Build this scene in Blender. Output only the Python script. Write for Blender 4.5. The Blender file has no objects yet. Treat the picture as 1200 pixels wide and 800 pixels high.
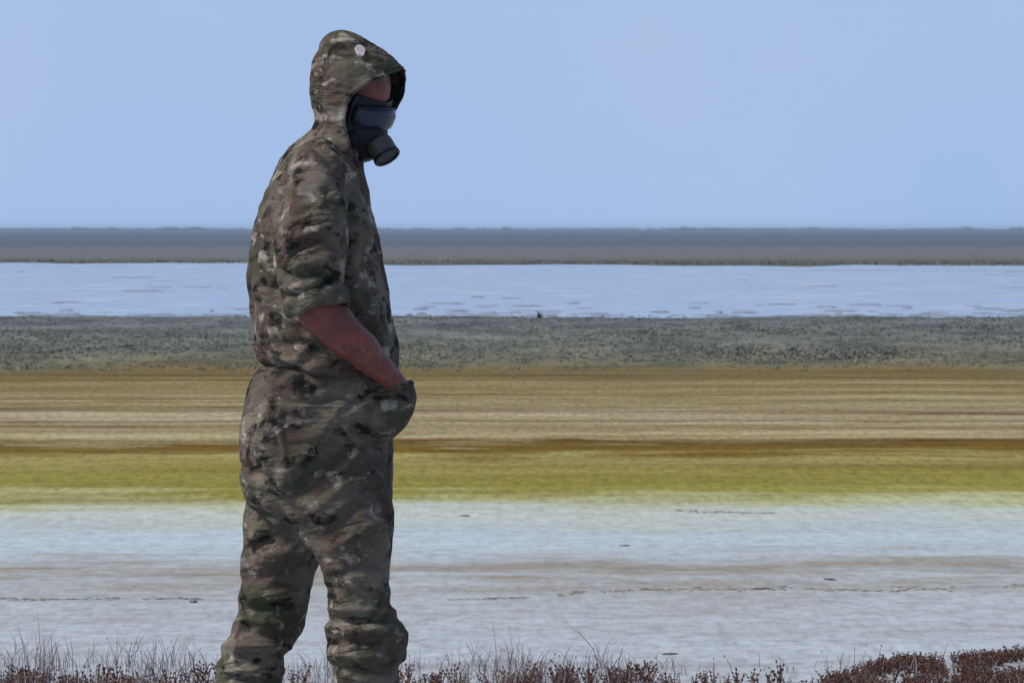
import bpy, math, random
import numpy as np
from mathutils import Vector, Matrix

R = math.radians
scene = bpy.context.scene
col = scene.collection

# ------------------------------------------------------------------ camera
CAM_H = 1.41            # eye height over the flat
DIST = 10.38            # metres to the person
FPX = 5708.0            # focal length in pixels of a 1200 px wide frame
cam_d = bpy.data.cameras.new('camera')
cam_d.sensor_width = 36.0
cam_d.lens = FPX * 36.0 / 1200.0
cam_d.shift_y = -133.0 / 1200.0
cam_d.clip_start = 0.5
cam_d.clip_end = 20000.0
cam_d.dof.use_dof = True
cam_d.dof.focus_distance = 10.3
cam_d.dof.aperture_fstop = 40.0
cam = bpy.data.objects.new('camera', cam_d)
cam.location = (0, 0, CAM_H)
cam.rotation_euler = (R(90), 0, 0)
col.objects.link(cam)
scene.camera = cam

# ------------------------------------------------------------------ sky, sun, exposure
SUN_EL, SUN_AZ = 48.0, 101.0     # azimuth of the sun, degrees left (anticlockwise) of the view direction
world = bpy.data.worlds.new('World')
scene.world = world
world.use_nodes = True
wn, wl = world.node_tree.nodes, world.node_tree.links
wn.clear()
wo = wn.new('ShaderNodeOutputWorld')
bg = wn.new('ShaderNodeBackground')
sky = wn.new('ShaderNodeTexSky')
sky.sky_type = 'NISHITA'
sky.sun_disc = False
sky.sun_elevation = R(SUN_EL)
sky.sun_rotation = R(-SUN_AZ)
sky.air_density = 1.0
sky.dust_density = 1.0
sky.ozone_density = 3.0
bg.inputs['Strength'].default_value = 0.1
# thin even veil of high cloud in front of the clear sky
tc = wn.new('ShaderNodeTexCoord')
cn = wn.new('ShaderNodeTexNoise')
cn.inputs['Scale'].default_value = 14.0
cn.inputs['Detail'].default_value = 3.0
wl.new(tc.outputs['Generated'], cn.inputs['Vector'])
cr = wn.new('ShaderNodeValToRGB')
cr.color_ramp.elements[0].position = 0.35
cr.color_ramp.elements[0].color = (3.75, 5.38, 8.65, 1)
cr.color_ramp.elements[1].position = 0.65
cr.color_ramp.elements[1].color = (4.15, 5.58, 8.65, 1)
wl.new(cn.outputs['Fac'], cr.inputs['Fac'])
mx = wn.new('ShaderNodeMixRGB')
# the veil thins out towards the zenith, as a level layer of haze does
sz = wn.new('ShaderNodeSeparateXYZ')
wl.new(tc.outputs['Generated'], sz.inputs[0])


def wm(op, a, b):
    q = wn.new('ShaderNodeMath')
    q.operation = op
    for i, v in enumerate((a, b)):
        if isinstance(v, (int, float)): q.inputs[i].default_value = v
        else: wl.new(v, q.inputs[i])
    return q.outputs[0]


path = wm('DIVIDE', -0.20, wm('ADD', wm('MAXIMUM', sz.outputs['Z'], 0.0), 0.08))
veil = wm('SUBTRACT', 1.0, wm('POWER', 2.718, path))
wl.new(veil, mx.inputs['Fac'])
wl.new(sky.outputs['Color'], mx.inputs['Color1'])
wl.new(cr.outputs['Color'], mx.inputs['Color2'])
wl.new(mx.outputs['Color'], bg.inputs['Color'])
wl.new(bg.outputs['Background'], wo.inputs['Surface'])

sun_d = bpy.data.lights.new('sun', 'SUN')
sun_d.energy = 3.6
sun_d.angle = R(13)
sun_d.color = (1.0, 0.955, 0.88)
sun = bpy.data.objects.new('sun', sun_d)
sdir = Vector((-math.sin(R(SUN_AZ)) * math.cos(R(SUN_EL)), math.cos(R(SUN_AZ)) * math.cos(R(SUN_EL)), math.sin(R(SUN_EL))))
sun.rotation_euler = sdir.to_track_quat('Z', 'Y').to_euler()
sun.location = (-20, 10, 30)
col.objects.link(sun)

scene.view_settings.view_transform = 'Standard'
scene.view_settings.look = 'None'
scene.view_settings.exposure = 0.0
scene.view_settings.gamma = 1.0
scene.view_settings.use_curve_mapping = False

# ------------------------------------------------------------------ helpers
rng = np.random.default_rng(7)
random.seed(7)


def tag(o, label=None, cat=None, group=None, kind=None):
    if label: o['label'] = label
    if cat: o['category'] = cat
    if group: o['group'] = group
    if kind: o['kind'] = kind
    return o


def link(name, me, mats=None, parent=None, smooth=True):
    o = bpy.data.objects.new(name, me)
    col.objects.link(o)
    if mats is not None:
        me.materials.clear()
        for m in (mats if isinstance(mats, (list, tuple)) else [mats]):
            me.materials.append(m)
    if smooth:
        me.polygons.foreach_set('use_smooth', np.ones(len(me.polygons), dtype=bool))
    if parent: o.parent = parent
    return o


def mesh_from(name, v, f):
    me = bpy.data.meshes.new(name)
    me.from_pydata([tuple(map(float, p)) for p in v], [], [tuple(map(int, q)) for q in f])
    me.update()
    return me


_perm = np.random.default_rng(11).permutation(256)
_perm = np.concatenate([_perm, _perm, _perm])
_grad = np.random.default_rng(12).normal(size=(256, 3))
_grad /= np.linalg.norm(_grad, axis=1)[:, None]


def perlin(p, seed=0):
    p = np.asarray(p, float) + seed * 17.31
    i = np.floor(p).astype(int)
    f = p - i
    u = f * f * f * (f * (f * 6 - 15) + 10)
    i &= 255
    out = 0
    for dx in (0, 1):
        for dy in (0, 1):
            for dz in (0, 1):
                h = _perm[_perm[_perm[(i[:, 0] + dx) & 255] + ((i[:, 1] + dy) & 255)] + ((i[:, 2] + dz) & 255)]
                g = _grad[h]
                d = g[:, 0] * (f[:, 0] - dx) + g[:, 1] * (f[:, 1] - dy) + g[:, 2] * (f[:, 2] - dz)
                w = (u[:, 0] if dx else 1 - u[:, 0]) * (u[:, 1] if dy else 1 - u[:, 1]) * (u[:, 2] if dz else 1 - u[:, 2])
                out = out + w * d
    return out * 1.5


def sstep(a, b, x):
    t = np.clip((x - a) / (b - a), 0, 1)
    return t * t * (3 - 2 * t)


def gauss(x, c, s):
    return np.exp(-((x - c) / s) ** 2)


def P(px, py, y=0.0):
    """place in metres of a spot sketched on the 1200 px wide drawing of the figure, y metres behind its mid plane"""
    s = (DIST + y) / FPX
    return np.array([(px - 600.0) * s, DIST + y, CAM_H - (py - 267.0) * s])


def to_sketch(v):
    return 600.0 + v[:, 0] * FPX / v[:, 1], 267.0 + (CAM_H - v[:, 2]) * FPX / v[:, 1]


def catmull(rows, n):
    rows = np.asarray(rows, float)
    k = len(rows)
    ext = np.vstack([2 * rows[0] - rows[1], rows, 2 * rows[-1] - rows[-2]])
    out = []
    for s in np.linspace(0, k - 1, n):
        i = min(int(s), k - 2)
        t = s - i
        a, b, c, d = ext[i], ext[i + 1], ext[i + 2], ext[i + 3]
        out.append(0.5 * (2 * b + (c - a) * t + (2 * a - 5 * b + 4 * c - d) * t * t + (3 * b - 3 * c + d - a) * t ** 3))
    return np.array(out)


def rings_to_mesh(rings, cap=True):
    n, m = rings.shape[:2]
    v = rings.reshape(-1, 3)
    f = []
    for i in range(n - 1):
        for j in range(m):
            a, b = i * m + j, i * m + (j + 1) % m
            f.append((a, b, b + m, a + m))
    if cap:
        v = np.vstack([v, rings[0].mean(0), rings[-1].mean(0)])
        c0, c1 = n * m, n * m + 1
        for j in range(m):
            f.append((c0, (j + 1) % m, j))
            f.append((c1, (n - 1) * m + j, (n - 1) * m + (j + 1) % m))
    return v, f


def hloft(sec, yc=0.0, n=60, m=56, ex=2.3):
    """level sections: (py, left px, right px, half depth [, centre depth])"""
    rows = [list(s) + ([yc] if len(s) == 4 else []) for s in sec]
    rows = catmull(rows, n)
    th = np.linspace(0, 2 * math.pi, m, endpoint=False)
    c, s = np.cos(th), np.sin(th)
    cx = np.sign(c) * np.abs(c) ** (2 / ex)
    sy = np.sign(s) * np.abs(s) ** (2 / ex)
    rings = np.zeros((n, m, 3))
    for i, (py, l, r, hy, y0) in enumerate(rows):
        a, b = P(l, py, y0), P(r, py, y0)
        mid = (a + b) / 2
        rings[i, :, 0] = mid[0] + (b[0] - a[0]) / 2 * cx
        rings[i, :, 1] = mid[1] + hy * sy
        rings[i, :, 2] = mid[2]
    return rings_to_mesh(rings)


def aloft(pts, n=40, m=40, ref=(0, 1, 0)):
    """tube along points (x, y, z, radius across, radius along ref)"""
    rows = catmull(pts, n)
    c = rows[:, :3]
    t = np.gradient(c, axis=0)
    t /= np.linalg.norm(t, axis=1)[:, None]
    ref = np.array(ref, float)
    rings = np.zeros((n, m, 3))
    th = np.linspace(0, 2 * math.pi, m, endpoint=False)
    for i in range(n):
        u = np.cross(t[i], ref)
        u /= np.linalg.norm(u)
        w = np.cross(u, t[i])
        rings[i] = c[i] + np.outer(np.cos(th) * rows[i, 3], u) + np.outer(np.sin(th) * rows[i, 4], w)
    return rings_to_mesh(rings)


def ellipsoid(c, ax, n=18, m=28):
    """ax: 3x3 rows = semi axes"""
    c, ax = np.asarray(c, float), np.asarray(ax, float)
    ph = np.linspace(0.02, math.pi - 0.02, n)
    th = np.linspace(0, 2 * math.pi, m, endpoint=False)
    rings = np.zeros((n, m, 3))
    for i, p in enumerate(ph):
        for j, t in enumerate(th):
            rings[i, j] = c + math.cos(p) * ax[2] + math.sin(p) * (math.cos(t) * ax[0] + math.sin(t) * ax[1])
    return rings_to_mesh(rings)


def join(parts):
    v, f, o = [], [], 0
    for a, b in parts:
        v.append(a)
        f += [tuple(i + o for i in q) for q in b]
        o += len(a)
    return np.vstack(v), f


def weld(name, parts, voxel):
    """grow several closed shapes into one continuous skin"""
    v, f = join(parts)
    me = mesh_from(name + '_raw', v, f)
    o = bpy.data.objects.new(name + '_raw', me)
    col.objects.link(o)
    md = o.modifiers.new('remesh', 'REMESH')
    md.mode = 'VOXEL'
    md.voxel_size = voxel
    dg = bpy.context.evaluated_depsgraph_get()
    dg.update()
    out = bpy.data.meshes.new_from_object(o.evaluated_get(dg))
    out.name = name
    bpy.data.objects.remove(o)
    bpy.data.meshes.remove(me)
    return out


def get_co(me):
    v = np.zeros(len(me.vertices) * 3)
    me.vertices.foreach_get('co', v)
    return v.reshape(-1, 3)


def get_no(me):
    v = np.zeros(len(me.vertices) * 3)
    me.vertex_normals.foreach_get('vector', v)
    return v.reshape(-1, 3)


def set_co(me, v):
    me.vertices.foreach_set('co', v.ravel())
    me.update()


def relax(me, it=4, k=0.5):
    e = np.zeros(len(me.edges) * 2, dtype=np.int32)
    me.edges.foreach_get('vertices', e)
    e = e.reshape(-1, 2)
    v = get_co(me)
    deg = np.bincount(e.ravel(), minlength=len(v))[:, None]
    deg = np.maximum(deg, 1)
    for _ in range(it):
        acc = np.zeros_like(v)
        for d in range(3):
            acc[:, d] = np.bincount(e[:, 0], weights=v[e[:, 1], d], minlength=len(v)) + np.bincount(e[:, 1], weights=v[e[:, 0], d], minlength=len(v))
        v = v + k * (acc / deg - v)
    set_co(me, v)


# ------------------------------------------------------------------ materials
def new_mat(name):
    m = bpy.data.materials.new(name)
    m.use_nodes = True
    nt = m.node_tree
    return m, nt, nt.nodes, nt.links, nt.nodes['Principled BSDF']


def ramp(n, stops, interp='LINEAR'):
    r = n.new('ShaderNodeValToRGB')
    r.color_ramp.interpolation = interp
    e = r.color_ramp.elements
    while len(e) < len(stops): e.new(0.5)
    for q, (p, c) in zip(e, stops):
        q.position = p
        q.color = (c, c, c, 1) if not isinstance(c, (tuple, list)) else (*c, 1)
    return r


def noise(n, l, vec, scale, detail=4, rough=0.5, dist=0.0):
    t = n.new('ShaderNodeTexNoise')
    t.inputs['Scale'].default_value = scale
    t.inputs['Detail'].default_value = detail
    t.inputs['Roughness'].default_value = rough
    t.inputs['Distortion'].default_value = dist
    if vec is not None: l.new(vec, t.inputs['Vector'])
    return t


def mapping(n, l, vec, scale=(1, 1, 1), loc=(0, 0, 0), rot=(0, 0, 0)):
    m = n.new('ShaderNodeMapping')
    m.inputs['Scale'].default_value = scale
    m.inputs['Location'].default_value = loc
    m.inputs['Rotation'].default_value = rot
    l.new(vec, m.inputs['Vector'])
    return m.outputs['Vector']


def mixc(n, l, fac, a, b, mode='MIX'):
    m = n.new('ShaderNodeMixRGB')
    m.blend_type = mode
    for s, v in (('Fac', fac), ('Color1', a), ('Color2', b)):
        if isinstance(v, (int, float)): m.inputs[s].default_value = v
        elif isinstance(v, (tuple, list)): m.inputs[s].default_value = (*v, 1)
        else: l.new(v, m.inputs[s])
    return m.outputs['Color']


def mth(n, l, op, a, b=None):
    m = n.new('ShaderNodeMath')
    m.operation = op
    for i, v in enumerate((a, b)):
        if v is None: continue
        if isinstance(v, (int, float)): m.inputs[i].default_value = v
        else: l.new(v, m.inputs[i])
    return m.outputs[0]


def bump(n, l, h, strength, dist, bsdf, normal=None):
    b = n.new('ShaderNodeBump')
    b.inputs['Strength'].default_value = strength
    b.inputs['Distance'].default_value = dist
    l.new(h, b.inputs['Height'])
    if normal is not None: l.new(normal, b.inputs['Normal'])
    l.new(b.outputs['Normal'], bsdf.inputs['Normal'])
    return b.outputs['Normal']


def camo_mat(name, off):
    m, nt, n, l, b = new_mat(name)
    t = n.new('ShaderNodeTexCoord')
    v = mapping(n, l, t.outputs['Object'], (1, 1, 1.3), off)
    v2 = mapping(n, l, t.outputs['Object'], (1, 1, 1.5), (off[1], off[2], off[0] + 3))
    base = mixc(n, l, ramp_out(n, l, noise(n, l, v, 7, 3).outputs['Fac'], 0.38, 0.62), (0.168, 0.138, 0.106), (0.080, 0.063, 0.047))
    c = mixc(n, l, ramp_out(n, l, noise(n, l, mapping(n, l, v, loc=(7, 1, 2)), 9, 4, 0.6, 0.4).outputs['Fac'], 0.49, 0.63), base, (0.052, 0.056, 0.032))
    c = mixc(n, l, ramp_out(n, l, noise(n, l, mapping(n, l, v, loc=(1, 5, 9)), 11, 4, 0.6, 0.4).outputs['Fac'], 0.53, 0.64), c, (0.080, 0.050, 0.039))
    c = mixc(n, l, ramp_out(n, l, noise(n, l, mapping(n, l, v2, loc=(4, 2, 3)), 15, 4, 0.62, 0.3).outputs['Fac'], 0.545, 0.635), c, (0.014, 0.012, 0.010))
    c = mixc(n, l, ramp_out(n, l, noise(n, l, mapping(n, l, v2, loc=(9, 9, 3)), 19, 4, 0.62, 0.3).outputs['Fac'], 0.57, 0.68), c, (0.31, 0.27, 0.225))
    fine = noise(n, l, t.outputs['Object'], 260, 2)
    c = mixc(n, l, 0.25, c, mixc(n, l, 1.0, c, ramp_col(n, l, fine.outputs['Fac'], 0.35, 0.65), 'MULTIPLY'))
    l.new(c, b.inputs['Base Color'])
    b.inputs['Roughness'].default_value = 0.92
    b.inputs['Specular IOR Level'].default_value = 0.15
    # small creases: ridged noise drawn out along two slants of the cloth
    hs = None
    for k_, (rot, sc, wt) in enumerate((((0.1, 0.42, 0.2), (8, 8, 19), 0.9), ((0.0, -0.75, 0.4), (8, 8, 22), 1.0), ((0.2, 1.15, 0.1), (7, 8, 20), 0.9))):
        wn_ = noise(n, l, mapping(n, l, t.outputs['Object'], sc, (off[0] + k_, off[1], off[2]), rot), 1.0, 3, 0.5, 0.35)
        rd = mth(n, l, 'ABSOLUTE', mth(n, l, 'SUBTRACT', wn_.outputs['Fac'], 0.5))
        rd = mth(n, l, 'MULTIPLY', mth(n, l, 'MINIMUM', rd, 0.11), wt)
        hs = rd if hs is None else mth(n, l, 'ADD', hs, rd)
    patch = noise(n, l, t.outputs['Object'], 7, 2)
    hs = mth(n, l, 'MULTIPLY', hs, ramp_out(n, l, patch.outputs['Fac'], 0.34, 0.66))
    nn = bump(n, l, hs, 1.0, 0.040, b)
    bump(n, l, fine.outputs['Fac'], 0.35, 0.0015, b, nn)
    return m


def ramp_out(n, l, src, a, b):
    r = ramp(n, [(a, 0.0), (b, 1.0)])
    l.new(src, r.inputs['Fac'])
    return r.outputs['Color']


def ramp_col(n, l, src, a, b):
    r = ramp(n, [(a, 0.45), (b, 1.0)])
    l.new(src, r.inputs['Fac'])
    return r.outputs['Color']


def plain_mat(name, colr, rough=0.6, spec=0.5, ns=40, var=0.25, bs=0.3, bd=0.002):
    m, nt, n, l, b = new_mat(name)
    t = n.new('ShaderNodeTexCoord')
    nz = noise(n, l, t.outputs['Object'], ns, 4, 0.6)
    r = ramp(n, [(0.3, tuple(x * (1 - var) for x in colr)), (0.7, tuple(x * (1 + var) for x in colr))])
    l.new(nz.outputs['Fac'], r.inputs['Fac'])
    l.new(r.outputs['Color'], b.inputs['Base Color'])
    b.inputs['Roughness'].default_value = rough
    b.inputs['Specular IOR Level'].default_value = spec
    bump(n, l, nz.outputs['Fac'], bs, bd, b)
    return m


def island_mat(name, stops, rough=0.8):
    m, nt, n, l, b = new_mat(name)
    g = n.new('ShaderNodeNewGeometry')
    r = ramp(n, stops)
    l.new(g.outputs['Random Per Island'], r.inputs['Fac'])
    l.new(r.outputs['Color'], b.inputs['Base Color'])
    b.inputs['Roughness'].default_value = rough
    b.inputs['Specular IOR Level'].default_value = 0.2
    return m


M_jacket = camo_mat('camouflage_jacket', (0.3, 0.7, 0.2))
M_trousers = camo_mat('camouflage_trousers', (2.3, 1.7, 4.2))


def skin_mat():
    m, nt, n, l, b = new_mat('sunburnt_skin')
    t = n.new('ShaderNodeTexCoord')
    o = t.outputs['Object']
    c = mixc(n, l, ramp_out(n, l, noise(n, l, o, 22, 4, 0.6).outputs['Fac'], 0.36, 0.64), (0.118, 0.029, 0.020), (0.205, 0.049, 0.034))
    c = mixc(n, l, ramp_out(n, l, noise(n, l, mapping(n, l, o, loc=(3, 1, 2)), 70, 4, 0.65).outputs['Fac'], 0.52, 0.68), c, (0.085, 0.030, 0.022))
    c = mixc(n, l, ramp_out(n, l, noise(n, l, mapping(n, l, o, loc=(6, 4, 2)), 160, 3, 0.6).outputs['Fac'], 0.60, 0.72), c, (0.27, 0.105, 0.078))
    l.new(c, b.inputs['Base Color'])
    b.inputs['Roughness'].default_value = 0.48
    b.inputs['Specular IOR Level'].default_value = 0.4
    h = noise(n, l, o, 120, 5, 0.65)
    bump(n, l, h.outputs['Fac'], 0.5, 0.0025, b)
    return m


M_skin = skin_mat()
M_rubber = plain_mat('black_rubber', (0.005, 0.006, 0.011), 0.5, 0.28, 60, 0.2)
M_strap = plain_mat('strap_webbing', (0.02, 0.02, 0.022), 0.8, 0.3, 200, 0.3)
M_lens = plain_mat('smoked_lens', (0.010, 0.018, 0.042), 0.25, 0.4, 8, 0.1, 0.02, 0.001)
M_can = plain_mat('olive_canister', (0.06, 0.062, 0.045), 0.45, 0.5, 30, 0.2)
M_boot = plain_mat('tan_boot_suede', (0.16, 0.115, 0.07), 0.85, 0.2, 90, 0.25)
M_sole = plain_mat('boot_sole', (0.03, 0.026, 0.022), 0.8, 0.3)
M_patch = plain_mat('pale_patch', (0.55, 0.46, 0.46), 0.85, 0.2, 120, 0.15)

# ------------------------------------------------------------------ ground
def ground_material():
    m, nt, n, l, b = new_mat('salt_flat_ground')
    geo = n.new('ShaderNodeNewGeometry')
    pos = geo.outputs['Position']
    sx = n.new('ShaderNodeSeparateXYZ')
    l.new(pos, sx.inputs[0])
    d = mth(n, l, 'MAXIMUM', sx.outputs['Y'], 6.0)
    t = mth(n, l, 'DIVIDE', 8.048, d)                 # shore zones succeed one another away from the bank
    nz = noise(n, l, mapping(n, l, pos, (0.22, 0.7, 1)), 1.0, 5, 0.6, 0.4)
    nz2 = noise(n, l, mapping(n, l, pos, (0.9, 2.2, 1)), 1.0, 5, 0.62)
    wob = mth(n, l, 'ADD', mth(n, l, 'MULTIPLY', mth(n, l, 'SUBTRACT', nz.outputs['Fac'], 0.5), 0.045),
              mth(n, l, 'MULTIPLY', mth(n, l, 'SUBTRACT', nz2.outputs['Fac'], 0.5), 0.028))
    nz3 = noise(n, l, mapping(n, l, pos, (0.42, 0.10, 1), (1, 2, 0)), 1.0, 3, 0.55, 0.3)
    wob = mth(n, l, 'ADD', wob, mth(n, l, 'MULTIPLY', mth(n, l, 'SUBTRACT', nz3.outputs['Fac'], 0.5), 0.045))
    wob = mth(n, l, 'MULTIPLY', wob, mth(n, l, 'MINIMUM', mth(n, l, 'MULTIPLY', t, 3.2), 1.0))
    tt = mth(n, l, 'DIVIDE', mth(n, l, 'ADD', t, wob), 0.6)
    def q(py): return (py - 267.0) / 600.0
    salt = (0.425, 0.480, 0.512)
    stops = [
        (q(268), (0.098, 0.112, 0.150)), (q(284), (0.105, 0.116, 0.145)), (q(288), (0.108, 0.117, 0.142)), (q(291), (0.150, 0.152, 0.160)), (q(303), (0.148, 0.145, 0.135)),  # farthest stops have the blue of distance haze put into the land colour
        (q(306), (0.090, 0.090, 0.066)), (q(312), (0.10, 0.10, 0.08)),
        (q(372), (0.135, 0.150, 0.152)), (q(400), (0.165, 0.168, 0.138)), (q(424), (0.165, 0.152, 0.090)),
        (q(436), (0.175, 0.130, 0.048)), (q(460), (0.250, 0.205, 0.088)), (q(482), (0.300, 0.250, 0.145)), (q(512), (0.275, 0.225, 0.110)),
        (q(517), (0.265, 0.215, 0.105)), (q(520), (0.150, 0.090, 0.012)), (q(529), (0.160, 0.100, 0.012)), (q(537), (0.30, 0.255, 0.085)),
        (q(552), (0.230, 0.200, 0.040)), (q(574), (0.245, 0.220, 0.042)), (q(586), (0.40, 0.40, 0.200)), (q(602), (0.44, 0.475, 0.42)),
        (q(630), salt), (q(660), (0.42, 0.465, 0.49)), (q(690), (0.415, 0.450, 0.472)), (q(800), (0.405, 0.432, 0.460)),
    ]
    # two ramps, since one holds 32 stops at most
    r = ramp(n, stops)
    l.new(tt, r.inputs['Fac'])
    c = r.outputs['Color']
    sb = ramp(n, [(q(646), 0.0), (q(660), 1.0), (q(678), 1.0), (q(690), 0.4), (q(712), 0.22), (q(735), 0.0)])
    l.new(tt, sb.inputs['Fac'])
    sbn = noise(n, l, mapping(n, l, pos, (0.9, 1.6, 1), (8, 3, 0)), 1.0, 6, 0.65, 0.3)
    sbr = ramp(n, [(0.32, 0.0), (0.56, 0.95)])
    l.new(sbn.outputs['Fac'], sbr.inputs['Fac'])
    c = mixc(n, l, mth(n, l, 'MULTIPLY', sb.outputs['Color'], sbr.outputs['Color']), c, (0.285, 0.250, 0.200))
    # strand lines and dry patches inside the mud zone
    st = noise(n, l, mapping(n, l, pos, (0.085, 0.95, 1), rot=(0, 0, 0.012)), 1.0, 6, 0.62, 0.8)
    sr = ramp(n, [(0.34, (0.46, 0.37, 0.24)), (0.46, (0.86, 0.81, 0.72)), (0.54, (1.08, 1.08, 1.1)), (0.66, (1.36, 1.38, 1.5))])
    l.new(st.outputs['Fac'], sr.inputs['Fac'])
    mud = ramp(n, [(q(425), 0.0), (q(445), 1.0), (q(515), 1.0), (q(530), 0.45), (q(580), 0.35), (q(600), 0.12), (q(660), 0.1)])
    l.new(tt, mud.inputs['Fac'])
    c = mixc(n, l, mud.outputs['Color'], c, mixc(n, l, 1.0, c, sr.outputs['Color'], 'MULTIPLY'))
    st2 = noise(n, l, mapping(n, l, pos, (0.55, 1.5, 1), (5, 9, 0)), 1.0, 6, 0.72, 0.6)
    sr2 = ramp(n, [(0.36, (0.62, 0.52, 0.40)), (0.48, (0.98, 0.97, 0.95)), (0.56, (1.05, 1.06, 1.08)), (0.66, (1.2, 1.25, 1.4))])
    l.new(st2.outputs['Fac'], sr2.inputs['Fac'])
    c = mixc(n, l, mud.outputs['Color'], c, mixc(n, l, 1.0, c, sr2.outputs['Color'], 'MULTIPLY'))
    g5 = noise(n, l, mapping(n, l, pos, (22, 2.6, 1), (4, 1, 0)), 1.0, 4, 0.7)
    g5r = ramp(n, [(0.34, (0.70, 0.68, 0.64)), (0.50, (1.0, 1.0, 1.0)), (0.66, (1.22, 1.22, 1.24))])
    l.new(g5.outputs['Fac'], g5r.inputs['Fac'])
    grain = ramp(n, [(q(424), 0.0), (q(438), 1.0), (q(580), 0.8), (q(610), 0.3), (q(660), 0.25)])
    l.new(tt, grain.inputs['Fac'])
    c = mixc(n, l, grain.outputs['Color'], c, mixc(n, l, 1.0, c, g5r.outputs['Color'], 'MULTIPLY'))
    # grey mud showing through the crust, clods and stains of the near flat
    g1 = noise(n, l, mapping(n, l, pos, (0.8, 1.5, 1), (3, 4, 0)), 1.0, 7, 0.68, 0.5)
    gf = ramp(n, [(0.50, 0.0), (0.70, 1.0)])
    l.new(g1.outputs['Fac'], gf.inputs['Fac'])
    near = ramp(n, [(q(600), 0.0), (q(640), 0.35), (q(690), 0.75), (q(800), 1.0)])
    l.new(tt, near.inputs['Fac'])
    c = mixc(n, l, mth(n, l, 'MULTIPLY', mth(n, l, 'MULTIPLY', gf.outputs['Color'], near.outputs['Color']), 0.75), c, (0.29, 0.27, 0.265))
    g2 = noise(n, l, mapping(n, l, pos, (9, 7, 1)), 1.0, 5, 0.7)
    gg = ramp(n, [(0.3, (0.72, 0.71, 0.70)), (0.6, (1.04, 1.04, 1.04))])
    l.new(g2.outputs['Fac'], gg.inputs['Fac'])
    c = mixc(n, l, 0.85, c, mixc(n, l, 1.0, c, gg.outputs['Color'], 'MULTIPLY'))
    g4 = noise(n, l, mapping(n, l, pos, (24, 6, 1), (2, 7, 0)), 1.0, 4, 0.65)
    g4r = ramp(n, [(0.36, (0.70, 0.68, 0.68)), (0.50, (1.0, 1.0, 1.0)), (0.64, (1.10, 1.10, 1.11))])
    l.new(g4.outputs['Fac'], g4r.inputs['Fac'])
    c = mixc(n, l, mth(n, l, 'MULTIPLY', near.outputs['Color'], 0.55), c, mixc(n, l, 1.0, c, g4r.outputs['Color'], 'MULTIPLY'))
    # scrub speckle on the far ground
    far = ramp(n, [(q(268), 0.2), (q(300), 0.5), (q(372), 1.0), (q(425), 1.0), (q(438), 0.0)])
    l.new(tt, far.inputs['Fac'])
    g3 = noise(n, l, mapping(n, l, pos, (0.8, 0.25, 1)), 1.0, 6, 0.75)
    fr = ramp(n, [(0.36, (0.45, 0.47, 0.45)), (0.52, (1.0, 1.0, 1.0)), (0.66, (1.35, 1.3, 1.25))])
    l.new(g3.outputs['Fac'], fr.inputs['Fac'])
    c = mixc(n, l, far.outputs['Color'], c, mixc(n, l, 1.0, c, fr.outputs['Color'], 'MULTIPLY'))
    l.new(c, b.inputs['Base Color'])
    b.inputs['Roughness'].default_value = 0.85
    b.inputs['Specular IOR Level'].default_value = 0.03
    h = noise(n, l, mapping(n, l, pos, (5, 4, 1)), 1.0, 7, 0.7)
    bump(n, l, h.outputs['Fac'], 0.3, 0.025, b)
    return m


M_ground = ground_material()


def ground_z(x, y):
    x, y = np.asarray(x, float), np.asarray(y, float)
    p = np.stack([x, y, np.zeros_like(x)], -1).reshape(-1, 3)
    a = 0.012 * perlin(p * np.array([0.5, 0.9, 1]), 3) + 0.006 * perlin(p * np.array([2.2, 2.5, 1]), 5) + 0.003 * perlin(p * np.array([6, 6, 1]), 6)
    fade = 1 - sstep(28, 45, p[:, 1])
    fade = fade * sstep(0.7, 1.5, np.hypot(p[:, 0] + 0.4, p[:, 1] - DIST))
    near = sstep(11, 13, p[:, 1])
    return (a * fade * (0.3 + 0.7 * near)).reshape(x.shape)


xs = np.concatenate([-np.geomspace(5000, 5, 26), np.linspace(-4.9, 4.9, 221), np.geomspace(5, 5000, 26)])
ys = np.concatenate([[-300, -60, -10, 0, 5], np.linspace(6, 34, 281), np.geomspace(34.5, 4300, 64)])
X, Y = np.meshgrid(xs, ys)
Z = ground_z(X, Y)
nr, nc = X.shape
gf = [(i * nc + j, i * nc + j + 1, (i + 1) * nc + j + 1, (i + 1) * nc + j) for i in range(nr - 1) for j in range(nc - 1)]
ground = link('ground', mesh_from('ground', np.stack([X, Y, Z], -1).reshape(-1, 3), gf), M_ground)
tag(ground, 'flat salt and mud ground striped white, yellow and brown to the horizon', 'ground', kind='structure')

# ------------------------------------------------------------------ lake
def water_material():
    m, nt, n, l, b = new_mat('lake_water')
    geo = n.new('ShaderNodeNewGeometry')
    silt = noise(n, l, mapping(n, l, geo.outputs['Position'], (0.45, 0.20, 1)), 1.0, 7, 0.74)
    sc = ramp(n, [(0.36, (0.10, 0.13, 0.20)), (0.5, (0.22, 0.27, 0.37)), (0.60, (0.42, 0.46, 0.54))])
    l.new(silt.outputs['Fac'], sc.inputs['Fac'])
    l.new(sc.outputs['Color'], b.inputs['Base Color'])
    rr = ramp(n, [(0.4, 0.06), (0.6, 0.25)])
    l.new(silt.outputs['Fac'], rr.inputs['Fac'])
    l.new(rr.outputs['Color'], b.inputs['Roughness'])
    b.inputs['IOR'].default_value = 1.33
    b.inputs['Specular IOR Level'].default_value = 0.6
    h = noise(n, l, mapping(n, l, geo.outputs['Position'], (1.2, 0.5, 1)), 1.0, 5, 0.6)
    bump(n, l, h.outputs['Fac'], 0.25, 0.02, b)
    return m


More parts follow.
